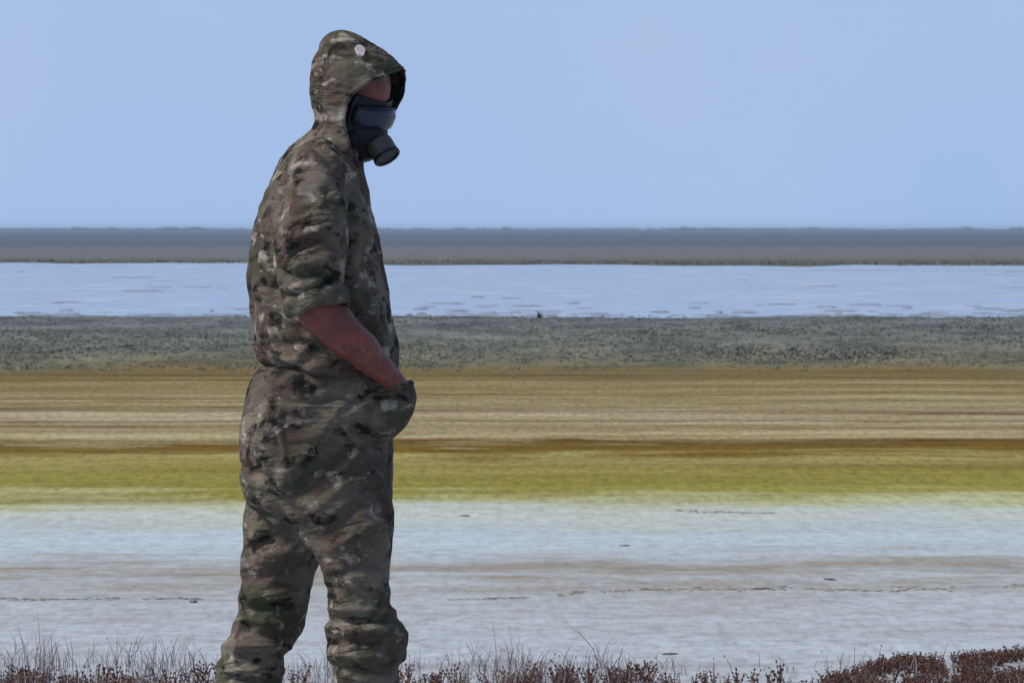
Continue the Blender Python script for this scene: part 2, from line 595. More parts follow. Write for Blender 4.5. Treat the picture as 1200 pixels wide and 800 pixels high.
wx = np.concatenate([-np.geomspace(3000, 41, 16), np.linspace(-40, 40, 400), np.geomspace(41, 3000, 16)])
pw = np.stack([wx, np.zeros_like(wx), np.zeros_like(wx)], -1)
near_edge = 76.8 + 1.4 * perlin(pw * 0.35, 1) + 0.9 * perlin(pw * 1.7, 2)
far_edge = 187 - wx * 0.45 * (np.abs(wx) < 60) - np.sign(wx) * 27 * (np.abs(wx) >= 60) + 9 * perlin(pw * 0.12, 4) + 5 * perlin(pw * 0.5, 5)
far_edge = np.clip(far_edge, 165, 215)
rows = np.linspace(0, 1, 5)
wv = np.array([[x, a + (c - a) * t, 0.006] for t in rows for x, a, c in zip(wx, near_edge, far_edge)])
k = len(wx)
wf = [(i * k + j, i * k + j + 1, (i + 1) * k + j + 1, (i + 1) * k + j) for i in range(4) for j in range(k - 1)]
lake = link('lake_water', mesh_from('lake_water', wv, wf), water_material())
tag(lake, 'pale blue strip of shallow lake water across the flat', 'lake', kind='structure')

M_mudbar = plain_mat('wet_mud', (0.24, 0.255, 0.29), 0.25, 0.6, 3, 0.3, 0.3, 0.01)
parts = []
spots = []
for i in range(190):
    u = random.random()
    d = 77.5 + 14 * u ** 2 if i < 150 else random.uniform(95, 180)
    spots.append((random.uniform(-0.13, 0.13) * d, d, random.uniform(0.05, 0.32) * d / 85, random.uniform(0.08, 0.35) * d / 85))
for x, d, a, bb in ((18.5, 158, 4.5, 4), (19.4, 163, 3.2, 3), (11.3, 161, 2.2, 2), (14.5, 159, 1.6, 2), (17.6, 112, 1.8, 0.8), (15.4, 113, 1.4, 0.7), (12.5, 114, 1.2, 0.6), (6.0, 113, 1.0, 0.5)):
    spots.append((x, d, a, bb))
for x, d, a, bb in spots:
    th = np.linspace(0, 2 * math.pi, 14, endpoint=False)
    rr = 1 + 0.35 * rng.standard_normal(14).clip(-1.5, 1.5)
    ring = np.stack([x + a * rr * np.cos(th), d + bb * rr * np.sin(th), np.full(14, 0.003)], -1)
    ring2 = np.stack([x + 0.6 * a * rr * np.cos(th), d + 0.6 * bb * rr * np.sin(th), np.full(14, 0.013 + 0.02 * random.random())], -1)
    v = np.vstack([ring, ring2, [[x, d, 0.02]]])
    f = [(j, (j + 1) % 14, 14 + (j + 1) % 14, 14 + j) for j in range(14)] + [(14 + j, 14 + (j + 1) % 14, 28) for j in range(14)]
    parts.append((v, f))
v, f = join(parts)
tag(link('mud_bars', mesh_from('mud_bars', v, f), M_mudbar), 'low dark mud bars breaking the pale lake surface', 'mud', kind='stuff')

# ------------------------------------------------------------------ vegetation
def tufts(spots, nblade, hmin, hmax, spread, width):
    """many small leaf blades springing from each spot"""
    vs, fs = [], []
    o = 0
    for (x, y, s) in spots:
        z0 = -0.003
        for _ in range(nblade):
            a = random.uniform(0, 2 * math.pi)
            h = random.uniform(hmin, hmax) * s
            lean = random.uniform(0.1, 1.0) * spread * s
            bx, by = x + random.gauss(0, 0.4) * spread * s, y + random.gauss(0, 0.4) * spread * s
            tx, ty = bx + math.cos(a) * lean, by + math.sin(a) * lean
            wa = random.uniform(0, 2 * math.pi)
            w = width * s * random.uniform(0.6, 1.3)
            wx_, wy_ = math.cos(wa) * w, math.sin(wa) * w
            mx_, my_ = (bx * 0.6 + tx * 0.4), (by * 0.6 + ty * 0.4)
            vs += [(bx - wx_ * 0.5, by - wy_ * 0.5, z0), (bx + wx_ * 0.5, by + wy_ * 0.5, z0),
                   (mx_ + wx_, my_ + wy_, h * 0.55), (tx, ty, h), (mx_ - wx_, my_ - wy_, h * 0.55)]
            fs += [(o, o + 1, o + 2, o + 4), (o + 4, o + 2, o + 3)]
            o += 5
    return vs, fs


M_scrub = island_mat('shore_scrub_leaf', [(0.0, (0.105, 0.110, 0.092)), (0.4, (0.145, 0.150, 0.122)), (0.75, (0.185, 0.184, 0.150)), (1.0, (0.235, 0.228, 0.190))])
sp = []
for i in range(13000):
    d = 8048.0 / random.uniform(103, 166)
    d += random.gauss(0, 0.5)
    x = random.uniform(-0.125, 0.125) * d
    den = float(perlin(np.array([[x * 0.35, d * 0.16, 0.0]]), 9)[0])
    if den < -0.25 and random.random() < 0.6: continue
    if d < 52 and random.random() < 0.45: continue
    sp.append((x, d, random.uniform(0.5, 1.35) * (1 + max(0, den))))
v, f = tufts(sp, 8, 0.004, 0.020, 0.05, 0.0055)
tag(link('shore_scrub', mesh_from('shore_scrub', v, f), M_scrub, smooth=False), 'low grey-green scrub covering the band before the lake', 'ground cover', kind='stuff')

sp = []
for i in range(2600):
    x = random.uniform(-32, 32)
    d = 189 - x * 0.45 + abs(random.gauss(0, 9))
    sp.append((x * d / 190, d, random.uniform(0.6, 1.5)))
v, f = tufts(sp, 6, 0.01, 0.05, 0.2, 0.02)
tag(link('far_shore_scrub', mesh_from('far_shore_scrub', v, f), M_scrub, smooth=False), 'thin dark line of scrub along the far lake shore', 'ground cover', kind='stuff')

M_shrub = island_mat('horizon_shrub_leaf', [(0.0, (0.04, 0.045, 0.03)), (1.0, (0.10, 0.105, 0.07))])
M_bark = plain_mat('shrub_bark', (0.10, 0.08, 0.06), 0.9, 0.2)


def far_shrub(px, d, w, h, label):
    """a thicket of a few merged bushes, low at its ends"""
    x = (px - 600) / FPX * d
    root = bpy.data.objects.new('desert_shrub', None)
    root.location = (x, d, 0)
    col.objects.link(root)
    tag(root, label, 'shrub', 'lone shrubs standing on the horizon')
    stems, vs, fs, o = [], [], [], 0
    lobes = [(random.uniform(-0.42, 0.42) * w, random.uniform(-0.5, 0.5), random.uniform(0.16, 0.30) * w, random.uniform(0.74, 0.94) * h) for _ in range(6)] + [(random.uniform(-0.15, 0.15) * w, 0, 0.22 * w, h)]
    for (cx, cy, r, hh) in lobes:
        stems.append(aloft([(cx, cy, -0.05, 0.07, 0.07), (cx + 0.1, cy, hh * 0.4, 0.05, 0.05), (cx - 0.1, cy + 0.1, hh * 0.8, 0.02, 0.02)], 6, 6, (0.3, 0.8, 0.1)))
        for i in range(230):
            a = random.uniform(0, 2 * math.pi)
            q = math.sqrt(random.random())
            top = hh * (1 - 0.55 * q ** 2) * random.uniform(0.8, 1.06)
            c = Vector((cx + math.cos(a) * r * q, cy + math.sin(a) * r * q * 0.7, random.uniform(0.05, 1.0) * top))
            s = random.uniform(0.10, 0.26)
            u = Vector((random.gauss(0, 1), random.gauss(0, 1), random.gauss(0, 1))).normalized()
            w2 = u.orthogonal().normalized()
            vs += [tuple(c - u * s), tuple(c + w2 * s * 0.6), tuple(c + u * s), tuple(c - w2 * s * 0.6)]
            fs.append((o, o + 1, o + 2, o + 3))
            o += 4
    for v, f in stems: link('stem', mesh_from('stem', v, f), M_bark, root)
    link('foliage', mesh_from('foliage', vs, fs), M_shrub, root, smooth=False)
    return root


far_shrub(88, 3000, 15.0, 2.50, 'dark low thicket on the horizon nearest the left edge')
far_shrub(131, 3100, 9.0, 2.40, 'small thicket on the horizon, second from the left edge')
far_shrub(199, 2900, 9.5, 2.78, 'taller thicket on the horizon, third from the left edge')
far_shrub(227, 2950, 9.5, 2.78, 'thicket on the horizon closest behind the person')
far_shrub(592, 3000, 7.5, 2.45, 'small thicket on the horizon at the middle of the picture')
far_shrub(803, 3000, 6.0, 2.78, 'narrow upright thicket on the horizon right of the middle')
far_shrub(952, 3050, 6.0, 2.40, 'tiny thicket on the horizon between the narrow one and the broad one at right')
far_shrub(1131, 2950, 10.5, 2.78, 'broad thicket on the horizon towards the right edge')
far_shrub(1190, 3000, 11.0, 2.50, 'low thicket on the horizon at the very right edge')

sp = []
for i in range(2600):
    d = random.uniform(2900, 4100)
    x = random.uniform(-0.13, 0.13) * d
    k_ = 0.55 + 0.9 * float(perlin(np.array([[x * 0.02, d * 0.002, 0.0]]), 51)[0]) + 0.4 * float(perlin(np.array([[x * 0.09, d * 0.002, 0.5]]), 52)[0])
    if k_ > 0.15: sp.append((x, d, min(k_, 1.1)))
v, f = tufts(sp, 9, 0.9, 1.75, 2.6, 0.7)
tag(link('far_thickets', mesh_from('far_thickets', v, f), M_shrub, smooth=False), 'faint uneven line of low scrub along the horizon', 'scrub', kind='stuff')

# near bank: dry grass and red saltwort
M_grass = island_mat('dry_grass_blade', [(0.0, (0.10, 0.058, 0.055)), (0.3, (0.20, 0.15, 0.145)), (0.65, (0.32, 0.28, 0.28)), (1.0, (0.43, 0.41, 0.42))])
M_salt = island_mat('saltwort_stem', [(0.0, (0.045, 0.022, 0.020)), (0.5, (0.095, 0.042, 0.034)), (0.85, (0.15, 0.080, 0.055)), (1.0, (0.22, 0.15, 0.09))])


def px_density(px):
    """how thick the grass stands along the bank"""
    return float(np.interp(px, [-150, 0, 60, 160, 250, 330, 400, 480, 560, 640, 720, 800, 860, 950, 1050, 1300],
                           [0.9, 0.9, 1.0, 0.95, 0.5, 0.75, 0.8, 0.45, 0.9, 1.0, 0.7, 0.28, 0.1, 0.2, 0.5, 0.6]))


vs, fs, o = [], [], 0
count = 0
while count < 3700:
    px = random.uniform(-160, 1360)
    d = random.uniform(13.3, 15.7)
    clump = float(perlin(np.array([[px * 0.02, d * 2.0, 0.3]]), 21)[0])
    if random.random() > px_density(px) * (0.55 + 0.9 * clump): continue
    count += 1
    x = (px - 600) / FPX * d
    h = random.uniform(0.02, 0.08) * float(np.interp(px, [-200, 230, 300, 480, 560, 700, 760, 1300], [1.45, 1.35, 1.0, 1.0, 1.3, 1.3, 1.0, 1.0])) * (1.0 + 0.5 * max(0, clump)) * (0.75 + 0.35 * px_density(px))
    if random.random() < 0.08: h *= 1.5
    a = random.uniform(0, 2 * math.pi)
    lean = h * random.choice((random.uniform(0.02, 0.4), random.uniform(0.2, 0.9)))
    w = random.uniform(0.0006, 0.0017)
    z0 = float(ground_z(np.array([x]), np.array([d]))[0]) - 0.004
    wa = random.uniform(-0.7, 0.7)
    ox, oy = math.cos(wa) * w, math.sin(wa) * w
    base = o
    for q, t in enumerate((0, 0.4, 0.75, 1.0)):
        cx, cy, cz = x + math.cos(a) * lean * t * t, d + math.sin(a) * lean * t * t, z0 + h * t * (1 - 0.08 * t)
        k2 = (1, 0.9, 0.65, 0.15)[q]
        vs += [(cx - ox * k2, cy - oy * k2, cz), (cx + ox * k2, cy + oy * k2, cz)]
    fs += [(base + 2 * q, base + 2 * q + 1, base + 2 * q + 3, base + 2 * q + 2) for q in range(3)]
    o += 8
    if random.random() < 0.08:       # seed head
        cx, cy, cz = x + math.cos(a) * lean, d + math.sin(a) * lean, z0 + h * 0.92
        s = random.uniform(0.0014, 0.0026)
        vs += [(cx, cy, cz - 2.2 * s), (cx + s, cy, cz), (cx, cy, cz + 2.6 * s), (cx - s, cy, cz), (cx, cy + s, cz), (cx, cy - s, cz)]
        fs += [(o, o + 1, o + 5), (o, o + 5, o + 3), (o, o + 3, o + 4), (o, o + 4, o + 1), (o + 2, o + 5, o + 1), (o + 2, o + 3, o + 5), (o + 2, o + 4, o + 3), (o + 2, o + 1, o + 4)]
        o += 6
tag(link('dry_grass', mesh_from('dry_grass', vs, fs), M_grass, smooth=False), 'thin dry grass along the near bank behind the person', 'grass', kind='stuff')


def saltwort(spots):
    vs, fs, o = [], [], 0
    for (x, y, s) in spots:
        z0 = float(ground_z(np.array([x]), np.array([y]))[0]) - 0.004
        for b_ in range(random.randint(5, 8)):
            a = random.uniform(0, 2 * math.pi)
            out = random.uniform(0.2, 1.0) * 0.035 * s
            h = random.uniform(0.5, 1.0) * 0.055 * s
            nseg = 4
            for q in range(nseg):
                t0, t1 = q / nseg, (q + 1) / nseg
                p0 = Vector((x + math.cos(a) * out * t0, y + math.sin(a) * out * t0, z0 + h * t0 ** 0.8))
                p1 = Vector((x + math.cos(a) * out * t1, y + math.sin(a) * out * t1, z0 + h * t1 ** 0.8))
                r = 0.0032 * (1.15 - 0.4 * t0) * (0.8 + 0.4 * random.random()) * min(s, 1.5)
                mid = p0.lerp(p1, 0.6)
                vs += [tuple(p0), (mid.x + r, mid.y, mid.z), (mid.x, mid.y + r, mid.z), (mid.x - r, mid.y, mid.z), (mid.x, mid.y - r, mid.z), tuple(p1)]
                fs += [(o, o + 1, o + 2), (o, o + 2, o + 3), (o, o + 3, o + 4), (o, o + 4, o + 1), (o + 5, o + 2, o + 1), (o + 5, o + 3, o + 2), (o + 5, o + 4, o + 3), (o + 5, o + 1, o + 4)]
                o += 6
    return vs, fs


sp = []
while len(sp) < 900:
    px = random.uniform(-160, 1360)
    d = random.uniform(13.4, 15.15)
    cl = float(perlin(np.array([[px * 0.014, d * 1.3, 0.7]]), 33)[0])
    dens = float(np.interp(px, [-160, 0, 130, 230, 300, 470, 560, 640, 760, 830, 960, 1050, 1300], [1, .95, .95, .5, .3, .55, .9, 1, .7, .35, .15, .4, .5]))
    if random.random() > dens * (0.45 + cl): continue
    sp.append(((px - 600) / FPX * d, d, random.uniform(0.7, 1.4)))
v, f = saltwort(sp)
tag(link('red_saltwort', mesh_from('red_saltwort', v, f), M_salt, smooth=False), 'scattered dark red saltwort sprigs among the dry grass', 'ground cover', kind='stuff')

sp = []
while len(sp) < 1500:
    px, d = random.uniform(945, 1420), random.uniform(14.7, 16.0)
    e = float(np.interp(px, [945, 1000, 1060, 1200, 1420], [14.7, 15.35, 15.75, 15.95, 16.0])) + 0.12 * float(perlin(np.array([[px * 0.03, 0.0, 0.7]]), 35)[0])
    if d > e: continue
    cl = float(perlin(np.array([[px * 0.022, d * 2.6, 0.7]]), 36)[0])
    if random.random() > 0.42 + 1.7 * cl + (0.45 if d > e - 0.22 else 0): continue
    sp.append(((px - 600) / FPX * d, d, random.uniform(0.55, 0.95)))
v, f = saltwort(sp)
tag(link('saltwort_mat', mesh_from('saltwort_mat', v, f), M_salt, smooth=False), 'dense red-brown saltwort mat in the lower right corner', 'ground cover', kind='stuff')

v, f = tufts([(0.0, 0.0, 1.0)], 26, 0.05, 0.13, 0.05, 0.008)
lone = link('dry_plant', mesh_from('dry_plant', v, f), M_salt, smooth=False)
lone.location = ((632 - 600) / FPX * 76.0, 76.0, 0.0)
tag(lone, 'small reddish dry plant alone at the near edge of the lake', 'plant')

# ------------------------------------------------------------------ clods and sticks on the salt
M_clod = plain_mat('dark_clod', (0.11, 0.095, 0.08), 0.95, 0.1, 60, 0.35, 0.6, 0.01)


def clod(px, py, w, h, label, name='mud_clod', cat='clod'):
    d = 8048.0 / (py - 267)
    x = (px - 600) / FPX * d
    v, f = ellipsoid((0, 0, 0), np.diag([w / 2, w / 2.6, h]), 12, 18)
    n_ = 0.5 * perlin(v * 45 / (w / 0.1), int(px)) + 0.3 * perlin(v * 120 / (w / 0.1), 3)
    v = v * (1 + 0.8 * n_)[:, None]
    v[:, 2] = np.maximum(v[:, 2] * (0.45 + 0.8 * np.abs(np.sin(v[:, 0] * 5.5 / w + px))), -h * 0.4)
    o_ = link(name, mesh_from(name, v, f), M_clod)
    o_.location = (x, d, float(ground_z(np.array([x]), np.array([d]))[0]) + h * 0.05)
    o_.rotation_euler.z = random.uniform(-0.6, 0.6)
    return tag(o_, label, cat, 'dark clods lying on the salt')


clod(227, 706, 0.030, 0.007, 'dark clod on the salt left of the person\'s legs')
clod(733, 639, 0.050, 0.005, 'small flat clod alone on the white salt right of the person')
clod(545, 603, 0.055, 0.005, 'thin dark clod near the yellow edge, closest to the person')
clod(892, 689, 0.085, 0.006, 'brown clod lying on the dark wrack line')
clod(972, 680, 0.050, 0.005, 'clod just above the dark wrack line at right')
clod(785, 766, 0.055, 0.004, 'flat dark clod near the bottom edge among thin grass')


def wrack(pts, width, label, thin=1.0):
    """a raised broken line of dried weed and mud left by the water"""
    vs, fs, o = [], [], 0
    prs = []
    for (x0, d0), (x1, d1) in zip(pts[:-1], pts[1:]):
        nseg = max(2, int(math.hypot(x1 - x0, d1 - d0) / 0.02))
        for q in range(nseg):
            t = q / nseg
            prs.append((x0 + (x1 - x0) * t, d0 + (d1 - d0) * t))
    for (x, d) in prs:
        if float(perlin(np.array([[x * 2.6, 0.0, d]]), 41)[0]) < -0.5 + 0.25 * thin: continue
        for _ in range(3):
            cx, cy = x + random.gauss(0, 0.01), d + random.gauss(0, width)
            z0 = float(ground_z(np.array([cx]), np.array([cy]))[0])
            l_, w_, h_ = random.uniform(0.008, 0.03), random.uniform(0.006, 0.03), random.uniform(0.001, 0.0045)
            a = random.uniform(-0.5, 0.5)
            c_, s_ = math.cos(a), math.sin(a)
            pts4 = [(-l_, -w_), (l_, -w_), (l_, w_), (-l_, w_)]
            for (u, w2) in pts4: vs.append((cx + u * c_ - w2 * s_, cy + u * s_ + w2 * c_, z0 - 0.002))
            vs.append((cx + random.uniform(-.4, .4) * l_, cy, z0 + h_))
            fs += [(o, o + 1, o + 4), (o + 1, o + 2, o + 4), (o + 2, o + 3, o + 4), (o + 3, o, o + 4)]
            o += 5
    return tag(link('wrack_line', mesh_from('wrack_line', vs, fs), M_wrack, smooth=False), label, 'wrack', kind='stuff')


M_wrack = island_mat('dried_weed', [(0.0, (0.11, 0.09, 0.075)), (1.0, (0.27, 0.24, 0.20))], 0.95)


def gp(px, py):
    d = 8048.0 / (py - 267)
    return ((px - 600) / FPX * d, d)


wrack([gp(655, 697), gp(700, 692), gp(800, 690), gp(900, 689), gp(1010, 691), gp(1100, 689), gp(1260, 686)], 0.055, 'dark broken wrack line across the salt at right', 0.0)
wrack([gp(-40, 700), gp(60, 701), gp(150, 700), gp(240, 702)], 0.03, 'faint wrack line across the salt at left')
wrack([gp(470, 700), gp(520, 702), gp(620, 700)], 0.04, 'short faint wrack line right of the front leg')
wrack([gp(795, 597), gp(850, 599), gp(912, 601)], 0.05, 'thin dark smear of wrack below the yellow band at right')

# ------------------------------------------------------------------ person
person = bpy.data.objects.new('person', None)
ROOT = np.array([P(345, 1000)[0], DIST, 0.0])
person.location = ROOT
col.objects.link(person)
tag(person, 'person in hooded camouflage suit and black respirator, sleeve rolled, hand in pocket, facing right', 'person')


def pt(px, py, y, a, b=None):
    q = P(px, py, y)
    return (*q, a, a if b is None else b)


# head frame
HC = P(408, 112, 0.0)
ps, pp = R(31), R(30)
FW = np.array([math.cos(pp) * math.cos(ps), -math.cos(pp) * math.sin(ps), -math.sin(pp)])
LF = np.array([math.sin(ps), math.cos(ps), 0.0])
UP = np.cross(FW, LF)


def H(f, l_, u): return HC + f * FW + l_ * LF + u * UP


HEAD = [(-.125, .03, .072, .024), (-.115, .02, .084, .043), (-.095, .008, .091, .054), (-.06, -.022, .093, .062), (-.02, -.056, .089, .068),
        (.01, -.066, .086, .071), (.04, -.072, .082, .071), (.07, -.072, .068, .065), (.095, -.060, .046, .050), (.106, -.036, .026, .032), (.110, -.01, .004, .008)]


def head_section(u):
    a = np.array(HEAD)
    return [np.interp(u, a[:, 0], a[:, k]) for k in (1, 2, 3)]


def head_loft(n=40, m=48):
    rows = catmull(HEAD, n)
    th = np.linspace(0, 2 * math.pi, m, endpoint=False)
    rings = np.zeros((n, m, 3))
    for i, (u, bk, fr, w) in enumerate(rows):
        for j, t in enumerate(th):
            rings[i, j] = H((bk + fr) / 2 + (fr - bk) / 2 * math.cos(t), w * math.sin(t), u)
    return rings_to_mesh(rings)


def arm_parts(sg):
    y = lambda v: v * sg
    P_ = []
    P_.append(aloft([pt(370, 205, y(.15), .055, .06), pt(369, 240, y(.2), .054, .055), pt(368, 285, y(.225), .05), pt(368, 325, y(.235), .046), pt(372, 352, y(.238), .046),
                     pt(382, 371, y(.238), .043, .042), pt(398, 386, y(.232), .041, .040), pt(422, 409, y(.218), .037, .035), pt(445, 431, y(.186), .030, .030), pt(461, 447, y(.158), .026, .028), pt(466, 458, y(.143), .028, .034)], 60, 36))
    # hand inside the pocket: palm, four fingers, thumb
    P_.append(aloft([pt(464, 452, y(.146), .024, .03), pt(465, 464, y(.130), .022, .038), pt(462, 480, y(.115), .018, .040), pt(458, 488, y(.110), .012, .036)], 16, 24))
    for k, (dy, ln) in enumerate(((-.032, .9), (-.011, 1.0), (.011, .95), (.032, .75))):
        P_.append(aloft([pt(462, 484, y(.108 + dy), .0085), pt(457, 484 + 10 * ln, y(.104 + dy), .0085), pt(449, 484 + 17 * ln, y(.100 + dy), .008), pt(441, 484 + 20 * ln, y(.096 + dy), .0065)], 12, 12))
    P_.append(aloft([pt(466, 462, y(.10), .0105), pt(468, 473, y(.082), .010), pt(465, 483, y(.074), .009), pt(460, 489, y(.070), .0075)], 12, 12))
    return P_


body_parts = [head_loft()]
body_parts.append(aloft([(*H(.082, 0, .03), .006, .008), (*H(.088, 0, .005), .008, .010), (*H(.097, 0, -.018), .010, .013), (*H(.094, 0, -.030), .008, .011)], 14, 14))
for sg in (-1, 1):
    body_parts.append(ellipsoid(H(.002, sg * .070, -.005), [FW * .016, LF * .006, UP * .028], 12, 16))
    body_parts.append(ellipsoid(H(.074, sg * .032, .008), [FW * .010, LF * .014, UP * .012], 10, 14))
body_parts.append(aloft([(*H(.012, 0, -.05), .042, .046), (*P(402, 158, 0), .045, .052), (*P(390, 195, 0), .06, .075), (*P(378, 230, 0), .08, .1)], 24, 36))
body_parts.append(hloft([(185, 362, 408, .09), (205, 345, 412, .14), (240, 328, 418, .16), (300, 316, 428, .15), (360, 318, 436, .15), (420, 328, 434, .14), (470, 318, 432, .14), (520, 314, 430, .14), (570, 320, 426, .125), (590, 330, 410, .09)], 0, 50, 48))
for sg in (-1, 1): body_parts += arm_parts(sg)
body_parts.append(hloft([(545, 335, 428, .05), (600, 366, 434, .055), (660, 394, 438, .056), (720, 400, 442, .06), (745, 402, 450, .058), (800, 400, 455, .058), (850, 402, 452, .058), (930, 410, 448, .045), (975, 412, 446, .042), (1010, 412, 450, .042), (1030, 405, 490, .04), (1036, 405, 505, .038)], -.1, 70, 36))
body_parts.append(hloft([(545, 325, 398, .05), (600, 314, 374, .055), (660, 306, 346, .056), (720, 296, 338, .06), (745, 288, 330, .058), (800, 268, 316, .056), (850, 254, 308, .058), (930, 246, 286, .045), (975, 246, 282, .042), (1010, 246, 286, .042), (1023, 240, 326, .04), (1029, 240, 340, .038)], .1, 70, 36))
body = weld('body', body_parts, 0.0055)
relax(body, 4, 0.5)
v = get_co(body)
nrm = get_no(body)
sxp, syp = to_sketch(v)
vein = 0.0022 * perlin(v * 28, 4) + 0.0012 * perlin(v * 70, 5)
# muscle of the forearm, tendons, a raised vein and the knuckle of the elbow
def ridge(x0, y0, x1, y1, w, h):
    dx, dy = x1 - x0, y1 - y0
    L2 = dx * dx + dy * dy
    t = np.clip(((sxp - x0) * dx + (syp - y0) * dy) / L2, 0, 1)
    dd = np.hypot(sxp - x0 - dx * t, syp - y0 - dy * t + 3 * np.sin(t * 7))
    return h * np.exp(-(dd / w) ** 2) * (nrm[:, 1] < 0.3)
vein = vein + ridge(392, 366, 425, 400, 13, .006) + ridge(368, 388, 400, 412, 9, .004) + ridge(405, 383, 462, 436, 2.2, .0022) + ridge(425, 420, 456, 446, 3, .002) - ridge(400, 392, 450, 438, 4, .003) + ridge(350, 368, 362, 380, 8, .006) - ridge(440, 442, 470, 428, 5, .0025)
set_co(body, v + nrm * vein[:, None] - ROOT)
tag(link('body', body, M_skin, person), 'sunburnt reddish skin of face and bare forearm')


# ------------------------------------------------------------------ cloth folds
def fold_noise(v, direction, across, along, seed, warp=0.35):
    """ridges running along a direction: sharp valleys between rounded crests"""
    d = np.array(direction, float)
    d /= np.linalg.norm(d)
    w = np.stack([perlin(v * 6, seed + 1), perlin(v * 6, seed + 2), perlin(v * 6, seed + 3)], -1) * warp * 0.06
    q = v + w
    a = q @ d
    rest = q - np.outer(a, d)
    p = rest * across + np.outer(a * along, d)
    nval = perlin(p, seed)
    return (0.30 - np.abs(nval) * 1.9), nval


def strokes(v, nrm, lst):
    """creases laid by hand: (x0,y0,x1,y1,width px,height mm), only on the side of the cloth turned to -Y"""
    px, py = to_sketch(v)
    out = np.zeros(len(v))
    side = sstep(0.35, -0.1, nrm[:, 1])
    wob = perlin(v * 9, 61) * 7
    for (x0, y0, x1, y1, w, h) in lst:
        dx, dy = x1 - x0, y1 - y0
        L2 = dx * dx + dy * dy
        t = np.clip(((px - x0) * dx + (py - y0) * dy) / L2, 0, 1)
        bow = np.sin(t * math.pi) * 0.06 * math.sqrt(L2)
        ex, ey = px - (x0 + dx * t), py - (y0 + dy * t)
        L = math.sqrt(L2)
        s = (ex * -dy + ey * dx) / L + wob * 0.6 - bow * 0.5
        e2 = (ex * dx + ey * dy) / L
        taper = 0.25 + 0.75 * np.sin(np.clip(t, 0.02, 0.98) * math.pi) ** 0.6
        out += h * 0.00165 * taper * np.exp(-(s / w) ** 2) * np.exp(-(e2 / w) ** 2)
    return out * side


def drape(me, field, lst):
    v = get_co(me)
    nrm = get_no(me)
    px, py = to_sketch(v)
    d = field(v, nrm, px, py) + strokes(v, nrm, lst)
    set_co(me, v + nrm * d[:, None])
    relax(me, 2, 0.4)


# jacket: body of the coat and both rolled sleeves
def sleeve(sg):
    y = lambda q: q * sg
    return aloft([pt(376, 186, y(.12), .05, .06), pt(371, 208, y(.17), .066, .066), pt(369, 240, y(.205), .072, .070), pt(368, 275, y(.222), .074, .071), pt(367, 305, y(.232), .074, .070), pt(367, 328, y(.236), .071, .068),
                  pt(368, 339, y(.238), .068, .066), pt(369.5, 346, y(.239), .064, .063), pt(371, 351, y(.240), .056, .056)], 60, 48)


jk = [hloft([(150, 366, 402, .055), (160, 354, 414, .08), (173, 340, 424, .115), (188, 328, 426, .155), (203, 320, 428, .18), (225, 311, 432, .19), (250, 302, 437, .195), (280, 295, 444, .195), (310, 291, 450, .195),
             (335, 290, 455, .195), (360, 293, 459, .195), (385, 296, 463, .195), (402, 298, 466, .195), (414, 299, 468, .193), (421, 301, 468, .188), (426, 307, 464, .176), (429, 316, 456, .16)], 0, 90, 72, 2.05),
      sleeve(-1), sleeve(1)]
# front skirt of the jacket reaching down to the pocket
jk.append(hloft([(395, 400, 464, .15), (420, 405, 469, .15), (440, 412, 471, .145), (452, 420, 470, .135), (457, 430, 464, .12)], -.01, 20, 40))
jacket = weld('jacket', jk, 0.0042)
relax(jacket, 5, 0.5)
# the hem hangs lower towards the front
v = get_co(jacket)
hx_, hy_ = to_sketch(v)
v[:, 2] -= 0.034 * sstep(392, 424, hy_) * np.clip((hx_ - 305) / 110, 0, 1)
set_co(jacket, v)


def jacket_field(v, nrm, px, py):
    arm = sstep(-.165, -.2, v[:, 1] - DIST) + sstep(.165, .2, v[:, 1] - DIST)
    arm = np.clip(arm * sstep(345, 334, px - 70), 0, 1)
    a1, n1 = fold_noise(v, (0.35, 0.2, -1), 12, 1.8, 70)
    a2, n2 = fold_noise(v, (0.8, 0.1, -0.65), 22, 4.5, 74)
    a3, n3 = fold_noise(v, (1, 0.2, 0.25), 27, 5, 78)
    low = gauss(py, 415, 40)
    d = 0.0085 * a1 * (1 - 0.4 * arm) + 0.0032 * a2 + 0.0055 * a3 * (0.35 + 0.9 * arm * sstep(220, 300, py) + 0.6 * low)
    d += 0.0009 * perlin(v * 45, 80)
    cuff = gauss(py - (360 - 0.3 * (px - 370)), -4, 9) * arm
    return d * (1 - 0.75 * cuff) * sstep(150, 175, py)


J_STROKES = [
    (322, 205, 316, 330, 6, -5), (318, 240, 330, 345, 6, 5), (305, 280, 330, 380, 6, -7), (298, 300, 322, 400, 5, 5), (300, 350, 345, 410, 6, -5),
    (335, 200, 330, 260, 6, -8), (345, 215, 400, 240, 5, 4), (340, 235, 395, 215, 6, -4), (335, 260, 372, 235, 5, -5), (338, 280, 402, 262, 6, 5), (333, 300, 390, 272, 5, -6),
    (334, 312, 404, 300, 5, 6), (332, 326, 400, 308, 4, -6), (336, 338, 404, 318, 5, 6), (336, 347, 402, 328, 4, -7), (340, 362, 400, 344, 5, 5), (338, 370, 402, 350, 3, -5),
    (410, 250, 402, 340, 6, -6), (418, 240, 420, 330, 6, 5), (425, 290, 445, 400, 6, -6), (412, 350, 465, 430, 5, -6), (408, 335, 452, 392, 5, 5),
    (340, 372, 395, 432, 5, -7), (325, 380, 372, 425, 6, 5), (302, 405, 380, 436, 5, 6), (305, 395, 350, 402, 5, -4), (375, 168, 418, 205, 5, 5), (362, 165, 395, 198, 5, -5), (350, 178, 385, 190, 5, 4),
    (430, 225, 436, 290, 4, 5),
]
drape(jacket, jacket_field, J_STROKES)
set_co(jacket, get_co(jacket) - ROOT)
